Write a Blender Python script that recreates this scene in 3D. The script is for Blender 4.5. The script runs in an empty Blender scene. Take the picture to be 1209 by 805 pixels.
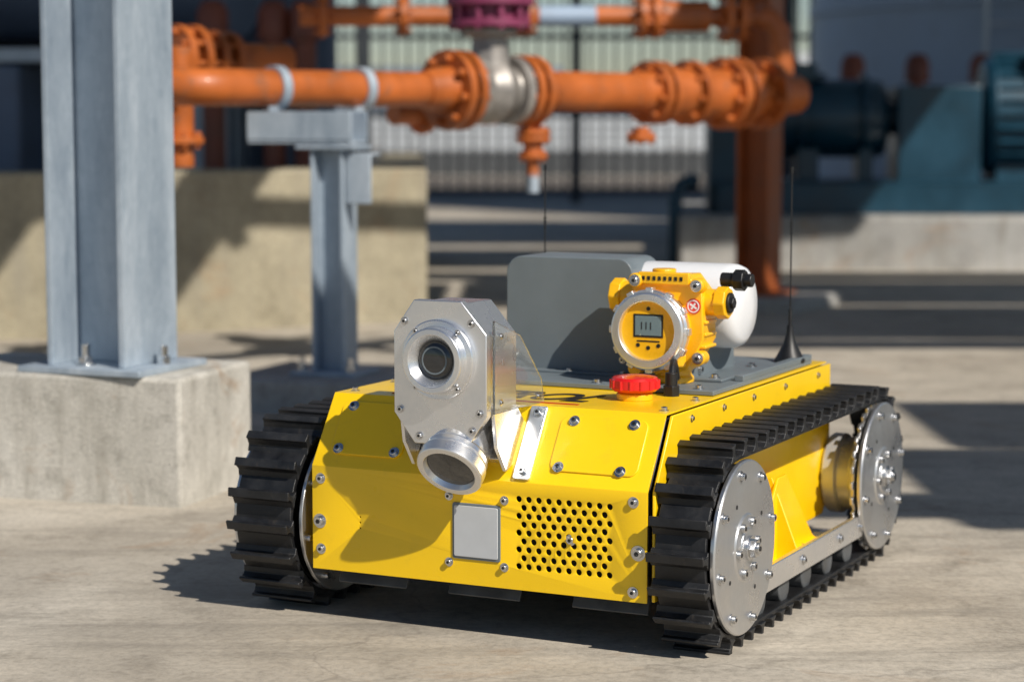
import bpy, bmesh, math, random
from mathutils import Vector, Matrix
random.seed(4)
S=bpy.context.scene
S.view_settings.view_transform='Standard'
S.view_settings.look='None'
S.view_settings.exposure=0
R=math.radians
AZ=142; ELV=41

# ------------------------------------------------------------------ materials
def mk(name):
    m=bpy.data.materials.new(name); m.use_nodes=True
    nt=m.node_tree; b=nt.nodes['Principled BSDF']
    return m,nt,b
def coords(nt,scale=(1,1,1)):
    tc=nt.nodes.new('ShaderNodeTexCoord'); mp=nt.nodes.new('ShaderNodeMapping')
    mp.inputs['Scale'].default_value=scale
    nt.links.new(tc.outputs['Object'],mp.inputs['Vector']); return mp.outputs['Vector']
def ramp(nt,fac,stops):
    r=nt.nodes.new('ShaderNodeValToRGB'); e=r.color_ramp.elements
    while len(e)<len(stops): e.new(.5)
    for i,(p,c) in enumerate(stops):
        e[i].position=p; e[i].color=(c[0],c[1],c[2],1)
    nt.links.new(fac,r.inputs['Fac']); return r.outputs['Color']
def noise(nt,vec,scale,detail=3,rough=.55,dist=0):
    n=nt.nodes.new('ShaderNodeTexNoise'); n.inputs['Scale'].default_value=scale
    n.inputs['Detail'].default_value=detail; n.inputs['Roughness'].default_value=rough
    n.inputs['Distortion'].default_value=dist
    nt.links.new(vec,n.inputs['Vector']); return n.outputs['Fac']
def mix(nt,a,b,fac,mode='MIX'):
    m=nt.nodes.new('ShaderNodeMix'); m.data_type='RGBA'; m.blend_type=mode
    if isinstance(fac,(int,float)): m.inputs[0].default_value=fac
    else: nt.links.new(fac,m.inputs[0])
    for s,i in ((a,6),(b,7)):
        if isinstance(s,tuple): m.inputs[i].default_value=(s[0],s[1],s[2],1)
        else: nt.links.new(s,m.inputs[i])
    return m.outputs[2]
def bump(nt,b,h,strength=.2,dist=.01):
    n=nt.nodes.new('ShaderNodeBump'); n.inputs['Strength'].default_value=strength
    n.inputs['Distance'].default_value=dist
    nt.links.new(h,n.inputs['Height']); nt.links.new(n.outputs['Normal'],b.inputs['Normal'])
def paint(name,col,rough=.35,var=.12,sc=6,metal=0,bs=0,coat=0,dirt=.0):
    m,nt,b=mk(name); v=coords(nt)
    f=noise(nt,v,sc,3,.6)
    c=ramp(nt,f,[(.3,tuple(x*(1-var) for x in col)),(.7,tuple(min(1,x*(1+var)) for x in col))])
    if dirt>0:
        g=noise(nt,v,sc*3.3,5,.7,.4)
        gm=ramp(nt,g,[(.56,(0,0,0)),(.74,(dirt,dirt,dirt))])
        c=mix(nt,c,(.12,.095,.07),gm)
    nt.links.new(c,b.inputs['Base Color'])
    r=ramp(nt,f,[(.3,(rough*.8,)*3),(.7,(min(1,rough*1.25),)*3)])
    nt.links.new(r,b.inputs['Roughness'])
    b.inputs['Metallic'].default_value=metal
    b.inputs['Coat Weight'].default_value=coat
    b.inputs['Coat Roughness'].default_value=.12
    if bs: bump(nt,b,noise(nt,v,sc*40,2,.6),bs,.002)
    return m
YEL=paint('yellow_powder_coat',(.97,.61,.003),.33,.03,9,bs=.10,coat=.25,dirt=.08)
YEL2=paint('yellow_cast_paint',(.94,.50,.004),.3,.05,30,bs=.25,coat=.3)
GREY=paint('grey_paint',(.15,.18,.20),.42,.06,14,bs=.08,dirt=.06)
RUB=paint('black_rubber',(.012,.0125,.014),.42,.5,28,bs=.3,dirt=.2)
DARK=paint('dark_plastic',(.010,.010,.011),.45,.2,20)
DPLATE=paint('dark_skid_plate',(.075,.08,.085),.45,.3,20)
WHITE=paint('white_paint',(.77,.78,.80),.3,.04,12,coat=.2)
RED=paint('red_plastic',(.66,.010,.010),.28,.05,20,coat=.4)
REDL=paint('red_line',(.5,.02,.01),.4)
ORG=paint('orange_pipe_paint',(.42,.105,.017),.45,.35,5,bs=.1,coat=.08,dirt=.8)
ORGP=paint('orange_post_paint',(.33,.08,.016),.5,.25,5,dirt=.4)
ORGD=paint('brown_orange_valve_paint',(.17,.045,.025),.5,.25,6,dirt=.4)
MAG=paint('magenta_paint',(.20,.03,.085),.5,.2,9,dirt=.6)
TEAL=paint('teal_machine_paint',(.003,.042,.075),.42,.3,4,coat=.15,dirt=.08)
TANK=paint('tank_paint',(.28,.37,.50),.45,.1,1.2,dirt=.2)
NAVY=paint('vessel_paint',(.09,.125,.19),.5,.2,2,dirt=.2)
LCD=paint('lcd_face',(.16,.23,.26),.15,.05,30)
DIFF=paint('diffuser_plastic',(.50,.52,.54),.35,.04,30)
FENCE=paint('fence_paint',(.025,.03,.037),.5)
SHED=paint('shed_cladding',(.20,.24,.30),.6,.2,.3)
SHEDW=paint('white_cladding',(.50,.53,.56),.6,.2,.4,dirt=.4)
CAST=paint('cast_valve_metal',(.30,.28,.26),.45,.35,12,metal=.4,dirt=.5)

def alu(name,col=.72,rough=.27,axis=None,sc=500,metal=1):
    m,nt,b=mk(name); b.inputs['Metallic'].default_value=metal
    v=coords(nt)
    f=noise(nt,v,14,4,.65)
    c=ramp(nt,f,[(.3,(col*.86,col*.87,col*.88)),(.7,(col,col,col*1.01))])
    nt.links.new(c,b.inputs['Base Color'])
    r=ramp(nt,f,[(.3,(rough*1.35,)*3),(.7,(rough*.75,)*3)])
    nt.links.new(r,b.inputs['Roughness'])
    if axis:
        w=nt.nodes.new('ShaderNodeTexWave'); w.wave_type='RINGS'; w.rings_direction=axis
        w.inputs['Scale'].default_value=sc; w.inputs['Distortion'].default_value=.4
        nt.links.new(v,w.inputs['Vector']); bump(nt,b,w.outputs['Fac'],.22,.0006)
    else:
        v2=coords(nt,(1,1,14)); bump(nt,b,noise(nt,v2,70,2,.6),.05,.0008)
    return m
ALU=alu('machined_aluminium',.92,.28,metal=.92)
DRUM=alu('drum_steel',.62,.34,metal=.45)
ALUX=alu('turned_aluminium_disc',.70,.32,'X',260,metal=.93)
ALUY=alu('turned_aluminium_bezel',.93,.25,'Y',300,metal=.93)
STEEL=alu('stainless_bolt',.70,.22)

m,nt,b=mk('camera_glass'); GLASS=m
b.inputs['Base Color'].default_value=(.015,.017,.02,1); b.inputs['Roughness'].default_value=.04; b.inputs['Coat Weight'].default_value=1
m,nt,b=mk('clear_polycarbonate'); CLEAR=m
b.inputs['Base Color'].default_value=(.80,.84,.86,1); b.inputs['Roughness'].default_value=.04
b.inputs['Transmission Weight'].default_value=.93; b.inputs['IOR'].default_value=1.40

def galv():
    m,nt,b=mk('galvanised_steel'); v=coords(nt)
    vo=nt.nodes.new('ShaderNodeTexVoronoi'); vo.inputs['Scale'].default_value=55
    nt.links.new(v,vo.inputs['Vector'])
    c1=ramp(nt,vo.outputs['Color'],[(.1,(.32,.38,.45)),(.9,(.44,.50,.57))])
    v2=coords(nt,(1,1,.22))
    f=noise(nt,v2,7,6,.72,.3)
    c2=ramp(nt,f,[(.33,(.21,.27,.34)),(.5,(.36,.43,.50)),(.7,(.56,.62,.68))])
    c=mix(nt,c1,c2,.7); nt.links.new(c,b.inputs['Base Color'])
    b.inputs['Metallic'].default_value=.3
    r=ramp(nt,f,[(.3,(.38,)*3),(.7,(.62,)*3)]); nt.links.new(r,b.inputs['Roughness'])
    bump(nt,b,noise(nt,v,30,3,.7),.12,.004)
    return m
GALV=galv()

def concrete(name,c0,c1,c2,sc=1.0,bs=.4,pits=True,streak=False,marks=False):
    m,nt,b=mk(name); v=coords(nt)
    big=noise(nt,v,.9*sc,7,.66,.8)
    col=ramp(nt,big,[(.30,c0),(.5,c1),(.70,c2)])
    md=noise(nt,v,7*sc,6,.74,.2)
    mid=ramp(nt,md,[(.28,(.50,.49,.47)),(.46,(.95,.95,.95)),(.75,(1.2,1.2,1.2))])
    col=mix(nt,col,mid,.85,'MULTIPLY')
    fine=noise(nt,v,70*sc,4,.75)
    fc=ramp(nt,fine,[(.3,(.60,.60,.60)),(.55,(1,1,1)),(.8,(1.16,1.16,1.16))])
    col=mix(nt,col,fc,.7,'MULTIPLY')
    if streak:
        s=noise(nt,coords(nt,(6,6,.6)),2.2,5,.7)
        sm=ramp(nt,s,[(.5,(0,0,0)),(.72,(.6,.6,.6))])
        col=mix(nt,col,(.23,.21,.17),sm)
    rz=ramp(nt,noise(nt,v,2.3*sc,5,.75,1.2),[(.58,(0,0,0)),(.74,(.65,.65,.65))])
    col=mix(nt,col,(.32,.20,.11),rz)
    if marks:
        s=noise(nt,coords(nt,(.5,4,1)),1.6,6,.75,.6)
        sm=ramp(nt,s,[(.50,(0,0,0)),(.66,(.5,.5,.5))]); col=mix(nt,col,(.20,.18,.15),sm)
        s=noise(nt,v,.55,4,.6,.5)
        sm=ramp(nt,s,[(.50,(0,0,0)),(.62,(.35,.35,.35))]); col=mix(nt,col,(.24,.215,.18),sm)
        vo=nt.nodes.new('ShaderNodeTexVoronoi'); vo.feature='DISTANCE_TO_EDGE'; vo.inputs['Scale'].default_value=.55
        wv=nt.nodes.new('ShaderNodeVectorMath'); wv.operation='ADD'
        nz=nt.nodes.new('ShaderNodeTexNoise'); nz.inputs['Scale'].default_value=3; nz.inputs['Detail'].default_value=5
        nt.links.new(v,nz.inputs['Vector']); nt.links.new(v,wv.inputs[0])
        sc_=nt.nodes.new('ShaderNodeVectorMath'); sc_.operation='SCALE'; sc_.inputs['Scale'].default_value=.5
        nt.links.new(nz.outputs['Color'],sc_.inputs[0]); nt.links.new(sc_.outputs[0],wv.inputs[1])
        nt.links.new(wv.outputs[0],vo.inputs['Vector'])
        ck=ramp(nt,vo.outputs['Distance'],[(.0,(.35,.35,.35)),(.0022,(0,0,0))]); col=mix(nt,col,(.15,.13,.11),ck)
    nt.links.new(col,b.inputs['Base Color']); b.inputs['Roughness'].default_value=.82
    h=nt.nodes.new('ShaderNodeMath'); h.operation='ADD'
    nt.links.new(fine,h.inputs[0]); nt.links.new(md,h.inputs[1])
    hh=h.outputs[0]
    if pits:
        vo=nt.nodes.new('ShaderNodeTexVoronoi'); vo.inputs['Scale'].default_value=26*sc
        nt.links.new(v,vo.inputs['Vector'])
        pr=ramp(nt,vo.outputs['Distance'],[(.06,(0,0,0)),(.14,(1,1,1))])
        h2=nt.nodes.new('ShaderNodeMath'); h2.operation='ADD'
        nt.links.new(pr,h2.inputs[0]); nt.links.new(hh,h2.inputs[1]); hh=h2.outputs[0]
    bump(nt,b,hh,bs,.004)
    return m
GROUND=concrete('ground_concrete',(.35,.305,.245),(.47,.42,.345),(.57,.52,.44),1.0,.4,False,False,True)
BLOCK=concrete('block_concrete',(.42,.40,.35),(.55,.525,.47),(.64,.615,.56),2.2,.6,True,True)
WALLM=concrete('bund_wall_render',(.27,.235,.165),(.34,.30,.21),(.41,.365,.265),.9,.3,False,True)
PLINTH=concrete('plinth_concrete',(.30,.29,.27),(.38,.37,.35),(.46,.45,.43),1,.3,False,True)
ASPH=concrete('asphalt',(.10,.085,.075),(.14,.12,.10),(.17,.15,.13),.4,.3,False)

# ------------------------------------------------------------------ builder
class B:
    def __init__(s): s.bm=bmesh.new()
    def _add(s,verts,faces,M=None):
        vs=[s.bm.verts.new((M@Vector(v)) if M else Vector(v)) for v in verts]
        for f in faces:
            try: s.bm.faces.new([vs[i] for i in f])
            except ValueError: pass
    def box(s,size,loc,rot=None):
        x,y,z=[a/2 for a in size]
        vs=[(-x,-y,-z),(x,-y,-z),(x,y,-z),(-x,y,-z),(-x,-y,z),(x,-y,z),(x,y,z),(-x,y,z)]
        M=Matrix.Translation(loc)
        if rot is not None: M=M@rot.to_4x4()
        s._add(vs,[(0,3,2,1),(4,5,6,7),(0,1,5,4),(1,2,6,5),(2,3,7,6),(3,0,4,7)],M); return s
    def bb(s,x0,x1,y0,y1,z0,z1):
        return s.box((x1-x0,y1-y0,z1-z0),((x0+x1)/2,(y0+y1)/2,(z0+z1)/2))
    def lathe(s,prof,loc,d=(0,0,1),seg=32,close=True):
        q=Vector(d).to_track_quat('Z','Y'); M=Matrix.Translation(loc)@q.to_matrix().to_4x4()
        vs=[];fs=[];n=len(prof)
        for r,z in prof:
            for i in range(seg):
                a=2*math.pi*i/seg; vs.append((r*math.cos(a),r*math.sin(a),z))
        for k in range(n-1):
            for i in range(seg):
                j=(i+1)%seg; fs.append((k*seg+i,k*seg+j,(k+1)*seg+j,(k+1)*seg+i))
        if close:
            fs.append(tuple(range(seg))[::-1]); fs.append(tuple((n-1)*seg+i for i in range(seg)))
        s._add(vs,fs,M); return s
    def cyl(s,r,h,loc,d=(0,0,1),seg=28,r2=None):
        r2=r if r2 is None else r2
        return s.lathe([(r,-h/2),(r2,h/2)],loc,d,seg)
    def ring(s,ro,ri,h,loc,d=(0,0,1),seg=36):
        return s.lathe([(ri,-h/2),(ro,-h/2),(ro,h/2),(ri,h/2),(ri,-h/2)],loc,d,seg,False)
    def prism(s,pts,n0,n1,axis='x'):
        n=len(pts)
        f={'x':lambda p,k:(k,p[0],p[1]),'y':lambda p,k:(p[0],k,p[1]),'z':lambda p,k:(p[0],p[1],k)}[axis]
        vs=[f(p,n0) for p in pts]+[f(p,n1) for p in pts]
        fs=[tuple(range(n))[::-1],tuple(n+i for i in range(n))]+[(i,(i+1)%n,n+(i+1)%n,n+i) for i in range(n)]
        s._add(vs,fs); return s
    def tube(s,path,r,seg=14):
        P=[Vector(p) for p in path]; n=len(P); vs=[];fs=[]
        up=Vector((0.13,0.21,1)).normalized(); prev=None
        for k in range(n):
            t=(P[min(k+1,n-1)]-P[max(k-1,0)]).normalized()
            a=(prev if prev is not None else t.cross(up)); a=(a-t*a.dot(t)).normalized(); b_=t.cross(a); prev=a
            for i in range(seg):
                th=2*math.pi*i/seg; vs.append(tuple(P[k]+a*r*math.cos(th)+b_*r*math.sin(th)))
        for k in range(n-1):
            for i in range(seg):
                j=(i+1)%seg; fs.append((k*seg+i,k*seg+j,(k+1)*seg+j,(k+1)*seg+i))
        fs.append(tuple(range(seg))[::-1]); fs.append(tuple((n-1)*seg+i for i in range(seg)))
        s._add(vs,fs); return s
    def done(s,name,mat,parent=None,bevel=0,seg=2,ang=35,origin=None):
        if origin is not None: bmesh.ops.translate(s.bm,verts=s.bm.verts,vec=-Vector(origin))
        bmesh.ops.recalc_face_normals(s.bm,faces=s.bm.faces)
        me=bpy.data.meshes.new(name); s.bm.to_mesh(me); s.bm.free()
        me.polygons.foreach_set('use_smooth',[True]*len(me.polygons))
        me.set_sharp_from_angle(angle=R(ang))
        o=bpy.data.objects.new(name,me); S.collection.objects.link(o)
        me.materials.append(mat)
        if origin is not None: o.location=origin
        if parent: o.parent=parent
        if bevel:
            m=o.modifiers.new('bevel','BEVEL'); m.width=bevel; m.segments=seg; m.limit_method='ANGLE'; m.angle_limit=R(40)
        return o
def empty(name,loc=(0,0,0),rz=0):
    e=bpy.data.objects.new(name,None); S.collection.objects.link(e); e.location=loc; e.rotation_euler=(0,0,R(rz)); e.empty_display_size=.1
    return e
def rotm(ax,deg): return Matrix.Rotation(R(deg),3,ax)

# ================================================================== ROBOT
rb=empty('tracked_inspection_robot',(.357,3.164,0),-26.2)
XR,XL=-.100,-.690
WB=.728; ZC=.156
YT,ZT=-.058,.361
YE=.715
B().prism([(-.118,.092),(-.118,.246),(YT+.006,ZT-.008),(YE-.005,ZT-.006),(YE-.005,.11),(.66,.092)],XL+.004,XR-.012,'x').done('chassis_core',DARK,rb,.002)
side=[(-.124,.086),(-.124,.251),(YT+.002,ZT-.003),(YE,ZT-.003),(YE,.12),(.68,.086)]
B().prism(side,XR-.005,XR,'x').done('side_plate_1',YEL,rb,.0012)
B().prism(side,XL-.002,XL+.003,'x').done('side_plate_2',YEL,rb,.0012)
outer=[(-.131,.085),(-.131,.252),(YT,ZT),(YE+.005,ZT)]
inner=[(YE+.005,ZT-.003),(YT+.0015,ZT-.003),(-.128,.2503),(-.128,.085)]
cover=B().prism(outer+inner,XL,XR-.010,'x').done('bent_cover',YEL,rb)
cut=B()
for r in range(9):
    z=.226-r*.0130
    n=10 if r%2==0 else 9
    for c in range(n):
        x=-.322+c*.0168+(0 if r%2==0 else .0084)
        cut.cyl(.0050,.02,(x,-.13,z),(0,1,0),16)
for r in range(3): cut.cyl(.0016,.02,(-.602,-.13,.175-r*.009),(0,1,0),8)
co=cut.done('hole_cutter',DARK,rb)
mod=cover.modifiers.new('holes','BOOLEAN'); mod.operation='DIFFERENCE'; mod.object=co; mod.solver='EXACT'
bpy.context.view_layer.update()
dg=bpy.context.evaluated_depsgraph_get(); me2=bpy.data.meshes.new_from_object(cover.evaluated_get(dg))
cover.modifiers.clear(); cover.data=me2
bpy.data.objects.remove(co,do_unlink=True)
mb=cover.modifiers.new('bevel','BEVEL'); mb.width=.0009; mb.segments=2; mb.limit_method='ANGLE'; mb.angle_limit=R(25)
SY,SZ=YT+.131,ZT-.252; SL=math.hypot(SY,SZ); ny,nz_=-SZ/SL,SY/SL
def slope(x,t,n=0): return Vector((x,-.131+SY*t+ny*n,.252+SZ*t+nz_*n))
SN=(0,ny,nz_)
def rrect(w,hh,r,k=5):
    p=[]
    for cx,cy,a0 in ((w/2-r,hh/2-r,0),(-w/2+r,hh/2-r,90),(-w/2+r,-hh/2+r,180),(w/2-r,-hh/2+r,270)):
        for i in range(k+1):
            a=R(a0+90*i/k); p.append((cx+r*math.cos(a),cy+r*math.sin(a)))
    return p
def slab_on_slope(bd,cx,w,hh,r,n0,n1,t=.5):
    p=rrect(w,hh,r); n=len(p)
    vs=[tuple(slope(cx+a,t+b_/SL,n0)) for a,b_ in p]+[tuple(slope(cx+a,t+b_/SL,n1)) for a,b_ in p]
    bd._add(vs,[tuple(range(n))[::-1],tuple(n+i for i in range(n))]+[(i,(i+1)%n,n+(i+1)%n,n+i) for i in range(n)])
h=B()
slab_on_slope(h,-.205,.145,.094,.014,-.0005,.0028,.53)
slab_on_slope(h,-.600,.130,.094,.014,-.0005,.0028,.53)
h.done('slope_hatch_plates',YEL,rb,.0012,3)
bolt=B(); sock=B(); wash=B()
def bolt_at(p,n,r=.0055,hh=.005):
    p=Vector(p); n=Vector(n).normalized()
    wash.cyl(r*1.5,.0012,p+n*.0006,n,16)
    bolt.cyl(r,hh,p+n*(.0012+hh/2),n,16)
    sock.cyl(r*.5,.0005,p+n*(.0012+hh+.0003),n,6)
F=(0,-1,0)
for x,z in ((-.674,.232),(-.674,.118),(-.442,.222),(-.346,.222),(-.442,.118),(-.346,.118),(-.132,.236),(-.132,.100),(-.235,.170)):
    bolt_at((x,-.131 if x!=-.235 else -.1295,z),F,.0048 if abs(x+.4)<.06 else .0058)
bolt_at((-.676,-.131,.163),F,.0078,.007); bolt_at((-.124,-.131,.160),F,.0078,.007)
for x,t in ((-.645,.82),(-.548,.82),(-.650,.24),(-.548,.24),(-.255,.82),(-.155,.82),(-.262,.22),(-.160,.22)):
    bolt_at(slope(x,t,.0026),SN,.0060)
for y in (.02,.16,.30,.46,.64):
    bolt_at((XR,y,ZT-.016),(1,0,0),.004,.003)
for x in (-.668,-.125): 
    for y in (-.03,.10): bolt_at((x,y,ZT),(0,0,1),.005)
B().prism([(a-.394,b_+.169) for a,b_ in rrect(.083,.088,.004)],-.1335,-.131,'y').done('window_frame',GREY,rb,.0008)
B().prism([(a-.394,b_+.169) for a,b_ in rrect(.076,.080,.003)],-.1352,-.1335,'y').done('window_diffuser',DIFF,rb,.0008)
sk=B()
for cx in (-.60,-.400,-.185):
    sk.box((.125,.035,.005),(cx,-.088,.074),rotm('X',62)); sk.box((.02,.02,.03),(cx,-.06,.085))
sk.done('underside_scraper_plates',DPLATE,rb,.001)
B().bb(XL+.02,XR-.03,-.06,.66,.07,.09).done('belly_pan',DPLATE,rb,.003)

# --- tracks
RT=.141
LT=2*WB+2*math.pi*RT
def path(s):
    s%=LT
    if s<WB: return (WB-s,ZC-RT),(-1,0),(0,-1)
    s-=WB
    if s<math.pi*RT:
        a=s/RT; n=(-math.sin(a),-math.cos(a)); return (RT*n[0],ZC+RT*n[1]),(-math.cos(a),math.sin(a)),n
    s-=math.pi*RT
    if s<WB: return (s,ZC+RT),(1,0),(0,1)
    s-=WB
    a=s/RT; n=(math.sin(a),math.cos(a)); return (WB+RT*n[0],ZC+RT*n[1]),(math.cos(a),-math.sin(a)),n
def track(name,x0,x1,ph):
    bd=B(); n=160; vs=[]; fs=[]
    for i in range(n):
        (y,z),t,nn=path(LT*i/n)
        for xx,k in ((x0,0),(x1,0),(x1,-.008),(x0,-.008)): vs.append((xx,y+nn[0]*k,z+nn[1]*k))
    for i in range(n):
        j=(i+1)%n
        for k in range(4):
            l=(k+1)%4; fs.append((4*i+k,4*i+l,4*j+l,4*j+k))
    bd._add(vs,fs)
    cl=50
    prof=[(-.0150,-.002),(-.0110,.0015),(-.0060,.0055),(-.0045,.0150),(-.0065,.0200),(.0075,.0235),(.0090,.0195),(.0040,.0150),(.0045,.0050),(.0100,.0010),(.0130,-.002)]
    for i in range(cl):
        (y,z),t,nn=path(LT*(i+ph)/cl)
        j=random.uniform(-.0015,.0015); w=random.uniform(-.05,.05)
        pr=[(y+t[0]*(a+w*b_)+nn[0]*b_,z+t[1]*(a+w*b_)+nn[1]*b_) for a,b_ in prof]
        bd.prism(pr,x0-.006+j,x1+.005+j,'x')
    bd.done(name,RUB,rb,.0012,2,30)
track('rubber_track_1',-.094,-.014,.37)
track('rubber_track_2',-.830,-.726,.1)
def wheel(name,x,y,sgn,toothed=False):
    d=(sgn,0,0); org=(x,y,ZC)
    bd=B()
    bd.lathe([(.004,.003),(.030,.003),(.032,.0005),(.050,.0005),(.053,-.002),(.1315,-.002),(.134,-.004),(.134,-.010),(.05,-.010),(.05,-.013)],org,d,72)
    if toothed:
        bd.ring(.128,.08,.006,(x-sgn*.020,y,ZC),d,48)
        for i in range(30):
            a=2*math.pi*i/30
            rr=Vector((0,math.cos(a),math.sin(a)))
            bd.box((.006,.012,.013),(Vector((x-sgn*.020,y,ZC))+rr*.131),rotm('X',math.degrees(a)))
    bd.done(name,ALUX,rb,.001,2,30,origin=org)
    for i in range(8):
        a=2*math.pi*(i+.3)/8; p=Vector((x-sgn*.002,y+.116*math.cos(a),ZC+.116*math.sin(a)))
        wash.cyl(.0085,.0015,p+Vector(d)*.0008,d,16); bolt.cyl(.0058,.007,p+Vector(d)*.0045,d,16); sock.cyl(.003,.0006,p+Vector(d)*.0083,d,6)
    for i in range(6):
        a=2*math.pi*(i+.1)/6; p=Vector((x,y+.041*math.cos(a),ZC+.041*math.sin(a)))
        bolt.cyl(.0070,.006,p+Vector(d)*.0035,d,16); sock.cyl(.0035,.0006,p+Vector(d)*.0068,d,6)
    for i in range(4):
        a=2*math.pi*(i+.35)/4; p=Vector((x-sgn*.002,y+.080*math.cos(a),ZC+.080*math.sin(a)))
        sock.cyl(.0035,.0006,p+Vector(d)*.0003,d,12)
    bolt.cyl(.019,.005,(x+sgn*.005,y,ZC),d,24); bolt.cyl(.015,.010,(x+sgn*.012,y,ZC),d,6); bolt.cyl(.0085,.014,(x+sgn*.014,y,ZC),d,18); sock.cyl(.004,.001,(x+sgn*.0215,y,ZC),d,6)
wheel('front_wheel_disc',0,0,1); wheel('rear_sprocket_disc',0,WB,1,True)
wheel('front_wheel_disc_far',-.842,0,-1); wheel('rear_sprocket_disc_far',-.842,WB,-1,True)
B().cyl(.133,.006,(-.712,0,ZC),(1,0,0),64).done('inner_wheel_disc',ALUX,rb,.001)
B().cyl(.133,.006,(-.712,WB,ZC),(1,0,0),64).done('inner_wheel_disc_rear',ALUX,rb,.001)
for i in range(8):
    a=2*math.pi*(i+.3)/8; bolt.cyl(.006,.006,(-.706,.116*math.cos(a),ZC+.116*math.sin(a)),(1,0,0),12)
dr=B()
for x0 in (-.098,-.816):
    dr.lathe([(.070,0),(.073,.004),(.073,.025),(.066,.028),(.066,.05),(.072,.053),(.072,.076),(.05,.080)],(x0,WB,ZC),(1,0,0),40)
dr.done('gearbox_drums',DRUM,rb,.001)
hb=B()
for xc,w_ in ((-.056,.07),(-.776,.085)): hb.cyl(.125,w_,(xc,0,ZC),(1,0,0),40)
hb.done('idler_hubs',DARK,rb,.002)
ax=B(); ax.cyl(.02,.82,(-.421,WB,ZC),(1,0,0)); ax.cyl(.018,.82,(-.421,0,ZC),(1,0,0)); ax.done('axles',STEEL,rb)
rl=B(); rl.bb(-.020,-.010,.07,.66,.060,.100); rl.bb(-.832,-.822,.07,.66,.060,.100)
rl.bb(-.092,-.02,.07,.66,.056,.062)
rl.done('track_side_rails',ALU,rb,.0015)
g=B()
g.prism([(.26,.068),(.55,.068),(.53,.078),(.385,.205),(.345,.205),(.26,.10)],-.075,-.070,'x')
g.prism([(-.099,.068),(-.022,.068),(-.03,.076),(-.080,.205),(-.099,.205)],.34,.345,'y')
g.bb(-.099,-.022,.26,.55,.0625,.0695)
g.prism([(.12,.068),(.24,.068),(.22,.078),(.13,.105),(.12,.105)],-.06,-.055,'x')
g.bb(-.099,-.022,.12,.22,.0625,.0690)
g.done('side_gussets',YEL,rb,.001)
for y in (.14,.20,.30,.40,.50): bolt_at((-.038,y,.0695),(0,0,1),.007,.008)
for y in (.1,.3,.5,.62): bolt_at((-.010,y,.080),(1,0,0),.006,.004)
ro=B()
for i in range(5): ro.cyl(.026,.065,(-.056,.13+i*.115,.044),(1,0,0),20); ro.cyl(.026,.08,(-.776,.13+i*.115,.044),(1,0,0),20)
ro.done('track_rollers',DPLATE,rb,.002)

# --- front camera head
cx,cz,yf=-.422,.418,-.198
oct_=[(-.044,.113),(.036,.113),(.079,.064),(.079,-.060),(.048,-.106),(-.044,-.106),(-.079,-.060),(-.079,.064)]
hd=B(); hd.prism([(cx+a,cz+b_) for a,b_ in oct_],yf,yf+.016,'y')
hd.prism([(cx+a*.95,cz+b_*.97-.001) for a,b_ in oct_],yf+.016,yf+.105,'y')
hd.done('head_block',ALU,rb,.0015)
LZ=cz+.024
B().lathe([(.061,-.002),(.061,.008),(.0595,.010),(.051,.010),(.050,.012),(.050,.026),(.048,.028),(.040,.028),(.038,.026),(.029,.012),(.029,.006),(.004,.006)],(cx,yf,LZ),F,64).done('lens_bezel_upper',ALUY,rb,.0005,1,30,origin=(cx,yf,LZ))
B().lathe([(.0285,0),(.0285,.0135),(.026,.0155),(.019,.0175),(.010,.0185),(.002,.019)],(cx,yf,LZ),F,40).done('lens_glass_upper',GLASS,rb,0,2,60)
B().ring(.0215,.0190,.0012,(cx,yf-.0172,LZ),F,36).done('lens_inner_ring',GREY,rb,.0004)
for a in (50,130,230,310):
    bolt_at((cx+.0555*math.cos(R(a)),yf-.010,LZ+.0555*math.sin(R(a))),F,.0032,.002)
for a,b_ in ((-.060,.080),(.054,.080),(-.068,-.055),(.068,-.055),(-.035,-.094),(.055,-.082)):
    bolt_at((cx+a,yf,cz+b_),F,.0044,.003)
dl=Vector((0,-math.cos(R(40)),-math.sin(R(40)))); lc=Vector((cx+.018,yf+.020,cz-.124))
B().lathe([(.047,-.07),(.047,-.005),(.050,.0),(.050,.008),(.046,.010),(.053,.014),(.053,.032),(.051,.034),(.042,.034),(.039,.026),(.038,.024),(.004,.024)],lc,dl,64).done('lens_bezel_lower',ALU,rb,.0005,1,30)
B().lathe([(.038,.022),(.038,.0255),(.02,.0275),(.002,.028)],lc,dl,40).done('lens_glass_lower',GLASS,rb,0,2,60)
arm=B()
for x0 in (cx+.076,cx-.082):
    arm.prism([(yf+.02,cz-.055),(yf+.10,cz-.055),(yf+.130,cz-.085),(yf+.115,cz-.115),(yf+.092,cz-.140),(yf+.06,cz-.150),(yf+.03,cz-.11)],x0,x0+.006,'x')
arm.bb(cx-.06,cx+.06,yf+.09,yf+.11,cz-.13,cz-.02)
arm.done('head_side_arms',ALU,rb,.001)
B().prism([(yf+.010,cz+.085),(yf+.10,cz+.055),(yf+.175,cz-.020),(yf+.185,cz-.060),(yf+.102,cz-.056),(yf+.010,cz-.056)],cx+.084,cx+.088,'x').done('clear_side_shield',CLEAR,rb,.0008)
for y,z in ((.03,.06),(.03,-.04),(.16,-.045)): bolt_at((cx+.088,yf+y,cz+z),(1,0,0),.0035,.002)
st=B(); slab_on_slope(st,-.318,.028,.125,.003,0,.006,.50); st.done('mount_strap',ALU,rb,.001)
for t in (.12,.88): bolt_at(slope(-.318,t,.006),SN,.0055)
ft=B(); slab_on_slope(ft,cx+.05,.05,.06,.003,0,.014,.45); slab_on_slope(ft,cx-.05,.05,.05,.003,0,.014,.45); ft.done('head_foot',ALU,rb,.001)

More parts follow.
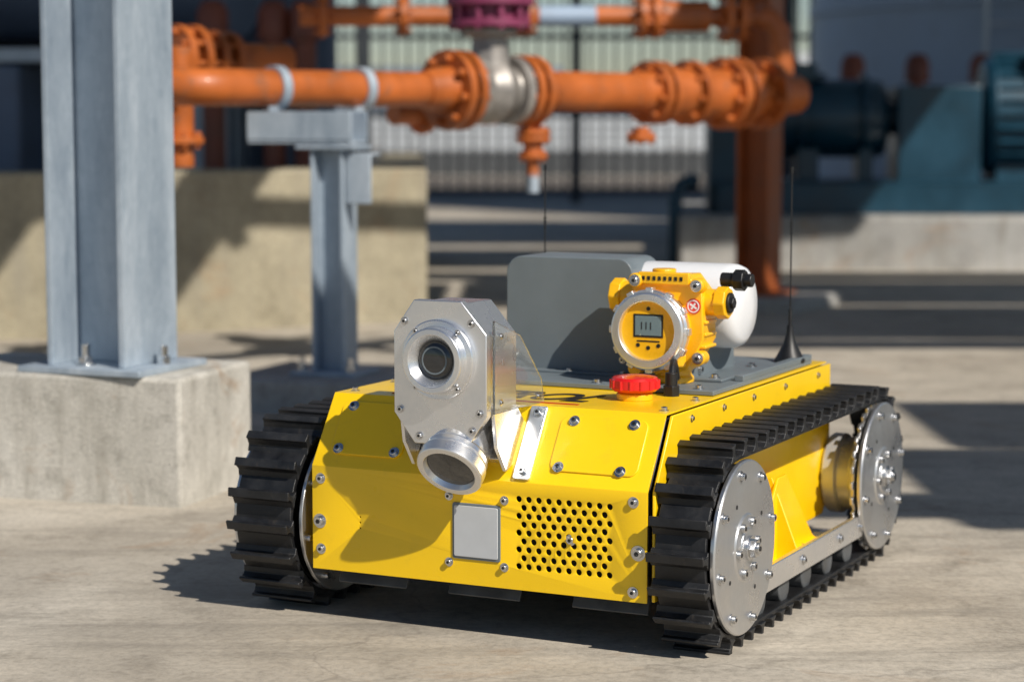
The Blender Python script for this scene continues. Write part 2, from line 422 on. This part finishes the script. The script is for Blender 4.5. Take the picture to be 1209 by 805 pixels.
# --- top deck equipment
ZD=ZT+.0085
B().bb(-.665,-.118,.16,.66,ZT+.001,ZD).bb(-.665,-.64,.16,.66,ZD,ZD+.014).bb(-.134,-.118,.3,.66,ZD,ZD+.010).done('deck_plate',GREY,rb,.001)
for x in (-.15,-.33,-.5,-.62):
    for y in (.18,.64): bolt_at((x,y,ZD),(0,0,1),.006)
bx=[(-.556,ZD),(-.556,.530)]
for i in range(9):
    a=R(180-90*i/8); bx.append((-.526+.030*math.cos(a),.537+.030*math.sin(a)))
for i in range(9):
    a=R(90-90*i/8); bx.append((-.345+.026*math.cos(a),.541+.026*math.sin(a)))
bx.append((-.319,ZD))
B().prism(bx,.30,.42,'y').done('electronics_box',GREY,rb,.002,3)
B().bb(-.556,-.319,.275,.30,ZD,ZD+.004).done('box_foot_flange',GREY,rb,.001)
for x in (-.53,-.43,-.33): bolt_at((x,.287,ZD+.004),(0,0,1),.005,.003)
for x in (-.54,-.336): bolt_at((x,.30,.395),F,.004,.003)
# gas detector
gx,gy,gz=-.242,.225,.4590
yb=B()
yb.prism([(gx-.035,gz-.055),(gx-.056,gz-.02),(gx-.054,gz+.05),(gx-.028,gz+.088),(gx+.055,gz+.091),(gx+.080,gz+.06),(gx+.083,gz-.015),(gx+.055,gz-.066),(gx,gz-.076)],gy-.005,gy+.055,'y')
yb.cyl(.062,.05,(gx,gy+.0,gz),F,48)
yb.cyl(.025,.06,(gx-.050,gy+.03,gz+.050),(1,0,0),28); yb.cyl(.030,.020,(gx-.080,gy+.03,gz+.050),(1,0,0),8)
yb.cyl(.022,.05,(gx+.085,gy+.025,gz+.045),(1,0,0),28); yb.cyl(.027,.020,(gx+.106,gy+.025,gz+.045),(1,0,0),8)
yb.lathe([(.034,.0),(.034,.01),(.030,.012),(.030,.02),(.045,.03),(.045,.05)],(gx+.02,gy+.025,ZD),(0,0,1),28)
yb.cyl(.020,.035,(gx+.0,gy+.03,gz+.080),(0,0,1),24)
yb.bb(gx-.03,gx+.06,gy-.012,gy+.0,gz+.074,gz+.094)
for a,b_ in ((-.034,.080),(.074,.074),(.078,-.044),(-.034,-.066)):
    yb.cyl(.012,.024,(gx+a,gy-.004,gz+b_),F,20)
for k in range(3): yb.bb(gx+.062,gx+.086,gy+.0,gy+.05,gz-.03+k*.02,gz-.024+k*.02)
yb.done('detector_housing',YEL2,rb,.003,3,40)
for a,b_ in ((-.034,.080),(.074,.074),(.078,-.044)): bolt_at((gx+a,gy-.016,gz+b_),F,.0065,.005)
for k in range(8): sock.box((.005,.001,.0065),(gx-.020+k*.0095,gy-.0126,gz+.084))
bz=B(); bz.lathe([(.062,-.004),(.067,0),(.067,.012),(.064,.016),(.064,.022),(.061,.025),(.049,.025),(.047,.018),(.047,-.004),(.062,-.004)],(gx,gy-.022,gz),F,64,False)
for i in range(12):
    a=2*math.pi*i/12; bz.box((.012,.014,.006),(gx+.0675*math.cos(a),gy-.030,gz+.0675*math.sin(a)),rotm('Y',90-math.degrees(a)))
bz.done('detector_bezel',ALU,rb,.001)
B().cyl(.0475,.004,(gx,gy-.036,gz),F,40).done('detector_dial_face',YEL2,rb)
B().bb(gx-.023,gx+.023,gy-.0395,gy-.038,gz-.008,gz+.024).done('lcd_screen',LCD,rb,.0005)
fr=B()
fr.bb(gx-.026,gx+.026,gy-.0388,gy-.0375,gz-.011,gz+.027)
for a,b_ in ((-.018,-.024),(0,-.028),(.018,-.024),(0,.036)): fr.cyl(.0035,.001,(gx+a,gy-.0383,gz+b_),F,12)
for k in range(3): fr.bb(gx-.012+k*.008,gx-.0105+k*.008,gy-.0400,gy-.0395,gz+.002,gz+.014)
fr.bb(gx-.02,gx+.02,gy-.0385,gy-.0378,gz-.0185,gz-.0160)
fr.done('dial_markings',DARK,rb)
gl=B(); gl.cyl(.017,.006,(gx+.118,gy+.025,gz+.045),(1,0,0),20); gl.cyl(.010,.006,(gx+.123,gy+.025,gz+.045),(1,0,0),6)
gl.cyl(.012,.03,(gx+.105,gy+.06,gz+.080),(1,0,0),20); gl.cyl(.018,.018,(gx+.122,gy+.06,gz+.080),(1,0,0),8); gl.cyl(.011,.016,(gx+.136,gy+.06,gz+.080),(1,0,0),16)
gl.done('cable_glands',DARK,rb,.0015)
B().cyl(.0125,.002,(gx+.066,gy-.0055,gz+.040),F,28).done('red_badge',RED,rb)
B().ring(.0105,.0085,.0006,(gx+.066,gy-.0068,gz+.040),F,24).box((.014,.0006,.003),(gx+.066,gy-.0068,gz+.040),rotm('Y',35)).box((.003,.0006,.012),(gx+.066,gy-.0072,gz+.040),rotm('Y',35)).done('badge_ring',WHITE,rb)
B().lathe([(.055,0),(.066,.004),(.071,.012),(.072,.03),(.072,.170),(.071,.184),(.066,.196),(.055,.203),(.02,.207)],(-.348,.385,.487),(1,0,0),56).done('white_sensor_canister',WHITE,rb,.001)
B().prism([(.27,ZD),(.48,ZD),(.47,.47),(.36,.50),(.30,.44)],-.205,-.200,'x').bb(-.22,-.145,.27,.49,ZD+.0005,ZD+.005).done('canister_bracket',GREY,rb,.001)
for y in (.29,.47): bolt_at((-.165,y,ZD+.005),(0,0,1),.0065)
bolt_at((-.200,.31,.385),(1,0,0),.006)
ex,ey=-.218,.075
B().lathe([(.029,0),(.029,.010),(.024,.012),(.020,.016)],(ex,ey,ZT),(0,0,1),32).done('stop_button_collar',YEL2,rb,.001)
B().lathe([(.020,.012),(.034,.014),(.038,.018),(.038,.032),(.035,.036),(.024,.038),(.003,.039)],(ex,ey,ZT),(0,0,1),40).done('emergency_stop_button',RED,rb,.0008)
kn=B()
for i in range(14):
    a=2*math.pi*i/14; kn.cyl(.0035,.014,(ex+.037*math.cos(a),ey+.037*math.sin(a),ZT+.025),(0,0,1),8)
kn.done('stop_button_grips',RED,rb)
gl2=B(); gl2.cyl(.014,.018,(-.182,.140,ZT+.008),(0,0,1),6); gl2.cyl(.010,.035,(-.182,.140,ZT+.02),(0,0,1),16); gl2.tube([(-.182,.140,ZD+.02),(-.184,.150,ZD+.035),(-.19,.17,ZD+.042),(-.20,.20,ZD+.03),(-.205,.22,ZD+.01)],.006)
gl2.done('deck_cable_gland',DARK,rb,.001)
an=B()
for x,y in ((-.143,.610),(-.624,.60)):
    an.lathe([(.027,0),(.028,.004),(.024,.010),(.013,.030),(.007,.050),(.0055,.066),(.003,.068)],(x,y,ZD),(0,0,1),28)
    an.cyl(.0015,.29,(x,y,.570),(0,0,1),8)
    an.cyl(.0034,.03,(x,y,.45),(0,0,1),10)
    an.cyl(.0028,.012,(x,y,.712),(0,0,1),8)
    for k in range(4): an.cyl(.0028,.004,(x,y,.60+k*.006),(0,0,1),8)
an.done('whip_antennas',DARK,rb)
cu=bpy.data.curves.new('deck_lettering','FONT'); cu.body='PATROL'; cu.size=.088; cu.shear=.5; cu.extrude=.0004; cu.offset=.0014; cu.align_x='CENTER'; cu.space_character=.95
to=bpy.data.objects.new('deck_lettering',cu); S.collection.objects.link(to); to.parent=rb; to.location=(-.435,.005,ZT+.0008); to.scale=(1.0,1.35,1); cu.materials.append(DARK)
B().bb(-.60,-.27,-.030,-.023,ZT+.0002,ZT+.0010).done('lettering_underline',REDL,rb)
bolt.done('bolt_heads',STEEL,rb,.0006,1); wash.done('washers',STEEL,rb); sock.done('bolt_sockets',DARK,rb)

# ================================================================== SETTING
gd=B(); gd._add([(-300,-60,0),(300,-60,0),(300,400,0),(-300,400,0)],[(0,1,2,3)]); gd.done('ground',GROUND)
rd=B(); rd._add([(-60,21.2,.004),(60,21.2,.004),(60,30,.004),(-60,30,.004)],[(0,1,2,3)]); rd.done('road',ASPH)
def Hbeam(bd,w,d,t,h,z0,tw=None):
    tw=tw or t*.7
    bd.bb(-d/2,-d/2+t,-w/2,w/2,z0,z0+h); bd.bb(d/2-t,d/2,-w/2,w/2,z0,z0+h)
    bd.bb(-d/2+t-.0005,d/2-t+.0005,-tw/2,tw/2,z0,z0+h)
blk=empty('concrete_foundation_block',(-.685,4.335,0),-17)
B().bb(-.62,0,0,.36,-.02,.27).done('block',BLOCK,blk,.010,3)
col=empty('galvanised_steel_column',(-.858,4.53,.27),-22)
c=B(); Hbeam(c,.215,.190,.014,4.2,.014); c.done('h_section',GALV,col,.0025)
B().bb(-.15,.15,-.138,.138,0,.014).done('base_plate',GALV,col,.002)
nb=B()
for sx in (-.125,.125):
    nb.cyl(.016,.018,(sx,.0,.023),(0,0,1),6); nb.cyl(.009,.04,(sx,.0,.034),(0,0,1),12)
nb.cyl(.016,.018,(-.02,-.075,.023),(0,0,1),6); nb.cyl(.009,.045,(-.02,-.075,.036),(0,0,1),12); nb.cyl(.022,.004,(-.02,-.075,.016),(0,0,1),16)
nb.done('anchor_nuts',STEEL,col,.001)

pad=empty('concrete_pad',(-.50,5.95,0),-20)
B().bb(-.26,.26,-.22,.25,-.02,.09).done('pad',PLINTH,pad,.008)
sc=empty('pipe_support_post',(-.50,5.95,.09),-20)
c=B(); Hbeam(c,.095,.10,.010,.62,.01); c.bb(-.10,.10,-.09,.09,0,.01)
c.bb(-.09,.09,-.06,.06,.63,.642); c.bb(-.24,.08,-.055,.055,.645,.655); c.bb(-.24,.08,-.058,-.050,.655,.735); c.bb(-.24,.08,.050,.058,.655,.735)
c.bb(.055,.13,-.04,-.03,.48,.62); c.bb(.055,.13,-.03,.03,.612,.62)
c.done('post',GALV,sc,.002)
nb=B()
for x in (-.075,.075): nb.cyl(.014,.016,(x,-.06,.018),(0,0,1),6); nb.cyl(.008,.04,(x,-.06,.03),(0,0,1),10)
nb.done('nuts',STEEL,sc)

pp=empty('orange_process_pipe',(0,0,0))
A0=Vector((-.82,5.9,.892)); A1=Vector((.85,7.5,.892)); E=(A1-A0).normalized(); L=(A1-A0).length
def P(t): return A0+E*(t*L)
pb=B(); pf=B()
def flange(bd,p,d,r,th=.022,bolts=8,bw=None):
    p=Vector(p); d=Vector(d).normalized()
    bd.cyl(r,th,p,d,32)
    u=d.orthogonal().normalized(); w=d.cross(u)
    for i in range(bolts):
        a=2*math.pi*(i+.5)/bolts; q=p+(u*math.cos(a)+w*math.sin(a))*r*.80
        (bw or bd).cyl(r*.10,th*2.6,q,d,8)
def Lp(t0,t1,r,r2=None):
    a,b_=P(t0),P(t1); pb.cyl(r,(b_-a).length,(a+b_)/2,E,32,r2)
Lp(.0,.33,.052); Lp(.33,.37,.056,.075)
flange(pf,P(.375),E,.122,.028); flange(pf,P(.395),E,.122,.026)
flange(pf,P(.505),E,.112,.026); flange(pf,P(.525),E,.112,.026)
Lp(.525,.56,.085,.066); Lp(.56,.735,.064)
Lp(.735,.76,.066,.075); flange(pf,P(.765),E,.106,.026); flange(pf,P(.785),E,.106,.026)
Lp(.785,.84,.07,.085); flange(pf,P(.85),E,.112,.03); Lp(.85,.93,.075,.09); flange(pf,P(.93),E,.125,.034); flange(pf,P(.955),E,.125,.03); Lp(.95,1.03,.08); flange(pf,P(1.02),E,.125,.03)
Lp(1.02,1.10,.07)
c0=P(0.0); Bk=Vector((-E.y,E.x,0))
path_=[c0+E*.02]
for i in range(9):
    a=R(90*i/8); path_.append(c0-E*(.09*math.sin(a))+Bk*(.09*(1-math.cos(a))))
path_.append(path_[-1]+Bk*.5)
pb.tube(path_,.052,24)
flange(pf,path_[-1]-Bk*.40,Bk,.105,.026); flange(pf,path_[-1]-Bk*.37,Bk,.105,.024)
q0=Vector((-1.02,6.5,.99)); q1=q0+E*.42
pb.cyl(.05,(q1-q0).length,(q0+q1)/2,E,28)
for t in (0,.06,.13,.19): flange(pf,q0+E*t,E,.10 if t in (0,.06) else .085,.024)
pb.cyl(.04,.36,(-1.0,6.42,.84),(0,0,1),24); flange(pf,(-1.0,6.42,.74),(0,0,1),.07,.02)
pb.cyl(.035,.45,(-.22,7.0,.82),E,24); flange(pf,Vector((-.22,7.0,.82))-E*.1,E,.065,.02)
U0=Vector((-.80,8.05,1.19)); U1=Vector((.95,8.3,1.20)); ud=(U1-U0).normalized()
pb.cyl(.038,(U1-U0).length,(U0+U1)/2,ud,24)
for t,r in ((.05,.08),(.22,.075),(.47,.075),(.49,.075),(.74,.085),(.77,.085),(.93,.10),(.96,.10)): flange(pf,U0+ud*(t*1.77),ud,r,.024)
pb.cyl(.06,.25,U0+ud*1.45,ud,24)
pb.tube([U1,U1+Vector((.05,0,-.01)),U1+Vector((.09,0,-.06)),U1+Vector((.10,0,-.15)),U1+Vector((.10,0,-.30))],.045,20)
dv=P(.525)+Vector((.01,.0,0))
pb.cyl(.026,.12,dv+Vector((0,0,-.10)),(0,0,1),20)
flange(pf,dv+Vector((0,0,-.130)),(0,0,1),.055,.014,6); flange(pf,dv+Vector((0,0,-.150)),(0,0,1),.055,.014,6)
pb.cyl(.031,.05,dv+Vector((0,0,-.18)),(0,0,1),20); flange(pf,dv+Vector((0,0,-.205)),(0,0,1),.046,.014,6); pb.cyl(.019,.07,dv+Vector((0,0,-.235)),(0,0,1),16)
pb.cyl(.028,.05,dv+Vector((.36,.30,-.14)),(0,0,1),20); flange(pf,dv+Vector((.36,.30,-.15)),(0,0,1),.05,.016,6)
pb.done('pipe_runs',ORG,pp,.001); pf.done('flanges',ORG,pp,.002)
B().cyl(.019,.06,dv+Vector((0,0,-.29)),(0,0,1),14).done('drain_tip',GALV,pp)
cl=B()
for t in (.09,.225): 
    cl.ring(.063,.050,.03,P(t),E,32); cl.bb(P(t).x-.012,P(t).x+.012,P(t).y-.075,P(t).y+.075,.80,.84)
cl.done('pipe_clamps',GALV,pp,.001)
vl=P(.45)
v=B(); v.lathe([(.09,-.09),(.075,-.06),(.09,-.03),(.105,0),(.09,.03),(.075,.06),(.09,.09)],vl,E,32)
v.lathe([(.07,0),(.06,.10),(.055,.16),(.085,.17),(.085,.19)],vl,(0,0,1),28)
v.ring(.108,.05,.03,vl-E*.085,E,32); v.ring(.108,.05,.03,vl+E*.085,E,32)
v.done('valve_body',CAST,pp,.002)
v=B(); v.cyl(.125,.022,vl+Vector((0,0,.205)),(0,0,1),36); v.cyl(.10,.05,vl+Vector((0,0,.24)),(0,0,1),28); v.cyl(.135,.03,vl+Vector((0,0,.275)),(0,0,1),36); v.cyl(.07,.2,vl+Vector((0,0,.39)),(0,0,1),28)
for i in range(10):
    a=2*math.pi*i/10; v.cyl(.012,.10,vl+Vector((.112*math.cos(a),.112*math.sin(a),.235)),(0,0,1),8)
v.done('valve_bonnet',MAG,pp,.002)
B().cyl(.040,.22,U0+ud*1.02,ud,20).bb(-.05,.02,8.0,8.09,1.22,1.30).done('blue_tag',TANK,pp)

op=empty('orange_steel_post',(1.065,9.15,0),-30)
c=B(); Hbeam(c,.15,.15,.014,4.5,.07); c.bb(-.13,.13,-.13,.13,.055,.07); c.done('h_section',ORGP,op,.002)
B().bb(-.28,.28,-.28,.28,-.02,.055).done('footing',PLINTH,op,.008)

bw=empty('concrete_bund_wall',(0,0,0))
wp=[(-6.0,7.35),(-1.7,7.75),(-.34,8.48),(-.52,12.5),(-.75,12.5),(-.60,8.80),(-1.8,8.05),(-6.0,7.65)]
B().prism(wp,-.02,.61,'z').done('wall',WALLM,bw,.01)
B().prism([(-1.78,8.06),(-.61,8.81),(-.76,12.5),(-6,12.5),(-6,7.66)],-.02,.40,'z').done('bund_fill',PLINTH,bw)

vs_=empty('process_vessel_skid',(-2.0,9.6,0),-8)
c=B()
for x in (-1.6,-.62,.62):
    c.bb(x-.10,x-.085,-.09,.09,.4,1.06); c.bb(x+.085,x+.10,-.09,.09,.4,1.06); c.bb(x-.085,x+.085,-.006,.006,.4,1.06)
    c.bb(x-.10,x-.085,.9,1.1,.4,1.06); c.bb(x+.085,x+.10,.9,1.1,.4,1.06)
c.bb(-2.4,.78,-.10,-.09,1.06,1.10); c.bb(-2.4,.78,-.10,1.15,1.10,1.12)
c.done('skid_frame',GALV,vs_,.002)
c=B(); c.cyl(.62,3.0,(-.85,.55,1.80),(1,0,0),48); c.bb(-.55,-.2,-.08,.3,.4,1.05)
c.bb(-1.5,-1.0,0,.4,.4,1.0); c.bb(-2.2,.95,1.2,1.3,.4,2.6)
c.done('vessel',NAVY,vs_,.02)
c=B()
for x,y in ((.72,-.15),(.98,-.10),(1.12,-.1)):
    c.cyl(.05,.7,(x,y,.85),(0,0,1),20); c.cyl(.075,.02,(x,y,1.16),(0,0,1),20); c.lathe([(.07,0),(.07,.10),(.05,.14),(.03,.15)],(x,y,1.17),(0,0,1),20)
c.done('orange_vent_valves',ORGD,vs_,.002)

pl=empty('concrete_plinth',(.90,11.4,0),-4)
B().bb(0,5.5,0,3.0,-.02,.29).done('plinth',PLINTH,pl,.02)
pk=empty('pump_skid',(1.08,11.65,.29),-4)
c=B()
c.bb(0,4.2,0,.06,0,.17); c.bb(0,4.2,1.0,1.06,0,.17); c.bb(0,.06,0,1.0,0,.17); c.bb(0,4.2,0,1.05,.15,.175)
c.bb(0,.19,.05,.8,.17,.50); c.bb(.19,.42,.3,.8,.17,.42)
def motor(x0,x1,r,z,y=.5,ribs=0):
    c.lathe([(r*.55,0),(r*.9,.02),(r,.06),(r,x1-x0-.06),(r*.9,x1-x0-.02),(r*.5,x1-x0)],(x0,y,z),(1,0,0),36)
    for i in range(ribs):
        a=2*math.pi*i/ribs; c.box((x1-x0-.16,.012,.03),((x0+x1)/2,y+(r+.008)*math.cos(a),z+(r+.008)*math.sin(a)),rotm('X',math.degrees(a)+90))
motor(.38,1.02,.22,.52); c.cyl(.26,.03,(.53,.5,.52),(1,0,0),30); c.cyl(.26,.03,(.88,.5,.52),(1,0,0),30)
c.cyl(.12,.3,(.5,.5,.68),(0,0,1),24); c.cyl(.17,.03,(.5,.5,.76),(0,0,1),24)
c.bb(.5,.62,.3,.7,.17,.35); c.bb(.84,.92,.3,.7,.17,.35)
c.bb(1.05,1.50,.2,.8,.17,.70); motor(1.52,2.7,.33,.54,.5,28); c.bb(1.6,2.5,.3,.7,.17,.3); c.bb(1.80,2.1,.15,.35,.5,.95)
c.cyl(.09,.3,(.98,.5,.52),(1,0,0),20)
c.tube([(-.05,.1,.17),(-.10,.1,.18),(-.16,.08,.15),(-.18,.05,.08),(-.18,.05,-.28)],.04,16)
c.done('pumps_and_motors',TEAL,pk,.006)
tk=empty('vertical_storage_tank',(4.75,16.6,0))
c=B(); c.lathe([(2.4,0),(2.4,1.6),(2.43,1.6),(2.43,1.68),(2.4,1.68),(2.4,6.5),(2.0,6.9)],(0,0,0),(0,0,1),72); c.done('shell',TANK,tk)
c=B()
c.cyl(.02,6,(-1.55,-2.15,3),(0,0,1),8); c.cyl(.02,6,(-1.2,-2.25,3),(0,0,1),8)
for k in range(16): c.tube([(-1.55,-2.15,.4+k*.35),(-1.2,-2.25,.4+k*.35)],.012,6)
c.done('ladder',GALV,tk)
mv=empty('relief_valve_manifold',(1.75,13.9,0))
c=B(); c.cyl(.05,2.2,(.9,0,.92),(1,0,0),20)
for i in range(5):
    x=0.05+i*.42; c.cyl(.05,.16,(x,0,1.02),(0,0,1),16); c.cyl(.085,.02,(x,0,1.06),(0,0,1),18); c.lathe([(.08,0),(.08,.10),(.055,.15),(.03,.16)],(x,0,1.07),(0,0,1),20)
for x in (-.1,1.9): c.cyl(.05,1.0,(x,0,.5),(0,0,1),16)
c.done('relief_valves',ORGD,mv,.002)

fn=empty('metal_security_fence',(0,20.6,0))
c=B()
x=-14
while x<14:
    c.bb(x-.014,x+.014,-.012,.012,.08,2.35); x+=.125
for z in (.12,.85,1.6,2.3): c.bb(-14,14,-.016,.016,z-.025,z+.025)
for i in range(-5,6): c.bb(i*2.05+.62-.05,i*2.05+.62+.05,-.05,.05,0,2.5)
c.done('bars_and_posts',FENCE,fn)
sh=empty('industrial_shed',(-6,62,0))
c=B(); c.bb(-34,7.5,0,18,0,2.35); c.bb(7.5,11.5,2,14,0,1.8); c.done('walls_and_roof',SHED,sh)
c=B()
for i in range(47): c.bb(-34+i*.88,-34+i*.88+.08,-.06,0,0,2.35)
for i in range(5): c.bb(-28+i*8,-25+i*8,-.08,-.02,0,1.9)
c.done('cladding_ribs_and_doors',DPLATE,sh)
wr=empty('white_boundary_wall',(0,31,0))
c=B(); c.bb(-30,4.2,0,.3,.35,.86)
for i in range(4): c.bb(-30,4.2,-.02,0,.38+i*.12,.42+i*.12)
c.done('ribbed_panels',SHEDW,wr)
B().bb(-30,4.2,.02,.28,0,.35).done('wall_base',DPLATE,wr)
sh2=empty('white_office_building',(11,48,0))
c=B(); c.bb(-5.4,12,0,10,0,2.3); c.done('walls',SHEDW,sh2)
c=B()
for i in range(6): c.bb(-4.8+i*2.4,-3.2+i*2.4,-.03,-.005,1.0,1.7)
c.done('windows',GLASS,sh2)

# added overhead panels, frame and pipe, outside the view, placed to shade the yard
pf_=empty('overhead_shade_rig',(0,0,0))
ZP=3.6
sd=Vector((math.sin(R(AZ))*math.cos(R(ELV)),math.cos(R(AZ))*math.cos(R(ELV)),math.sin(R(ELV))))
def lift(x,y,z,zt):
    k=(zt-z)/sd.z; return Vector((x,y,z))+sd*k
c=B()
def shade(x0,x1,y0,y1):
    o=lift(0,0,0,ZP)
    c.bb(x0+o.x,x1+o.x,y0+o.y,y1+o.y,ZP,ZP+.06)
shade(.93,4.5,4.1,5.08); shade(1.12,4.5,5.14,5.95)
shade(-.95,.45,5.35,6.2)
shade(.25,6,7.75,9.1); shade(-.2,6.0,9.22,10.5)
shade(-1.2,6.0,10.62,11.15); shade(-.9,1.7,11.5,13.2)
shade(-6,9,13.7,17.0)
shade(-6,-1.25,9.25,13.2); shade(-1.2,-.3,9.4,10.4)
shade(-2.9,-2.05,7.5,9.2); shade(-1.62,-1.35,7.4,9.2)
c.done('shade_panels',GALV,pf_)  # unseen panels, each added to shade a chosen patch of ground
c=B()
for y in (1.2,4.4,7.6,10.8): c.bb(2.6,11,y-.06,y+.06,ZP-.2,ZP-.003)
for x in (6.8,10.8):
    for y in (1.2,4.4,7.6,10.8): c.bb(x-.08,x+.08,y-.08,y+.08,0,ZP-.2)
c.done('shade_panel_frame',GALV,pf_)
c=B()
a_=lift(-1.9,7.9,.30,3.3); b2=lift(-.45,8.42,.42,3.3); b2.z=a_.z; dd=(b2-a_).normalized()
c.cyl(.045,(b2-a_).length+1.5,(a_+b2)/2+dd*.6,dd,20)
for s in (.62,.82): flange(c,a_+dd*s,dd,.11,.04)
c.cyl(.08,.2,a_+dd*.72,dd,20); c.cyl(.04,.3,a_+dd*.72+Vector((0,0,.12)),(0,0,1),16); c.cyl(.11,.03,a_+dd*.72+Vector((0,0,.26)),(0,0,1),20)
c.done('shadow_caster_pipe_and_valve',ORGP,pf_)  # unseen pipe and valve, added to cast their shadow on the bund wall

# ================================================================== LIGHT, WORLD, CAMERA
w=bpy.data.worlds.new('World'); S.world=w; w.use_nodes=True
nt=w.node_tree; bg=nt.nodes['Background']; sky=nt.nodes.new('ShaderNodeTexSky'); sky.sky_type='NISHITA'; sky.sun_disc=False
sky.sun_elevation=R(ELV); sky.sun_rotation=R(AZ); sky.air_density=1.0; sky.dust_density=.2; sky.ozone_density=2.5
nt.links.new(sky.outputs['Color'],bg.inputs['Color']); bg.inputs['Strength'].default_value=.062
sl_=bpy.data.lights.new('sun','SUN'); sl_.energy=5.0; sl_.angle=R(.5); sl_.color=(1,.935,.84)
so=bpy.data.objects.new('sun',sl_); S.collection.objects.link(so); so.rotation_euler=sd.to_track_quat('Z','Y').to_euler(); so.location=(5,-5,8)
cd=bpy.data.cameras.new('camera'); cam=bpy.data.objects.new('camera',cd); S.collection.objects.link(cam); S.camera=cam
cam.location=(0,0,.8); cam.rotation_euler=(R(90-5.94),0,0); cd.sensor_width=36; cd.lens=74.44; cd.clip_start=.05; cd.clip_end=1000
cd.dof.use_dof=True; cd.dof.focus_distance=3.22; cd.dof.aperture_fstop=3.3
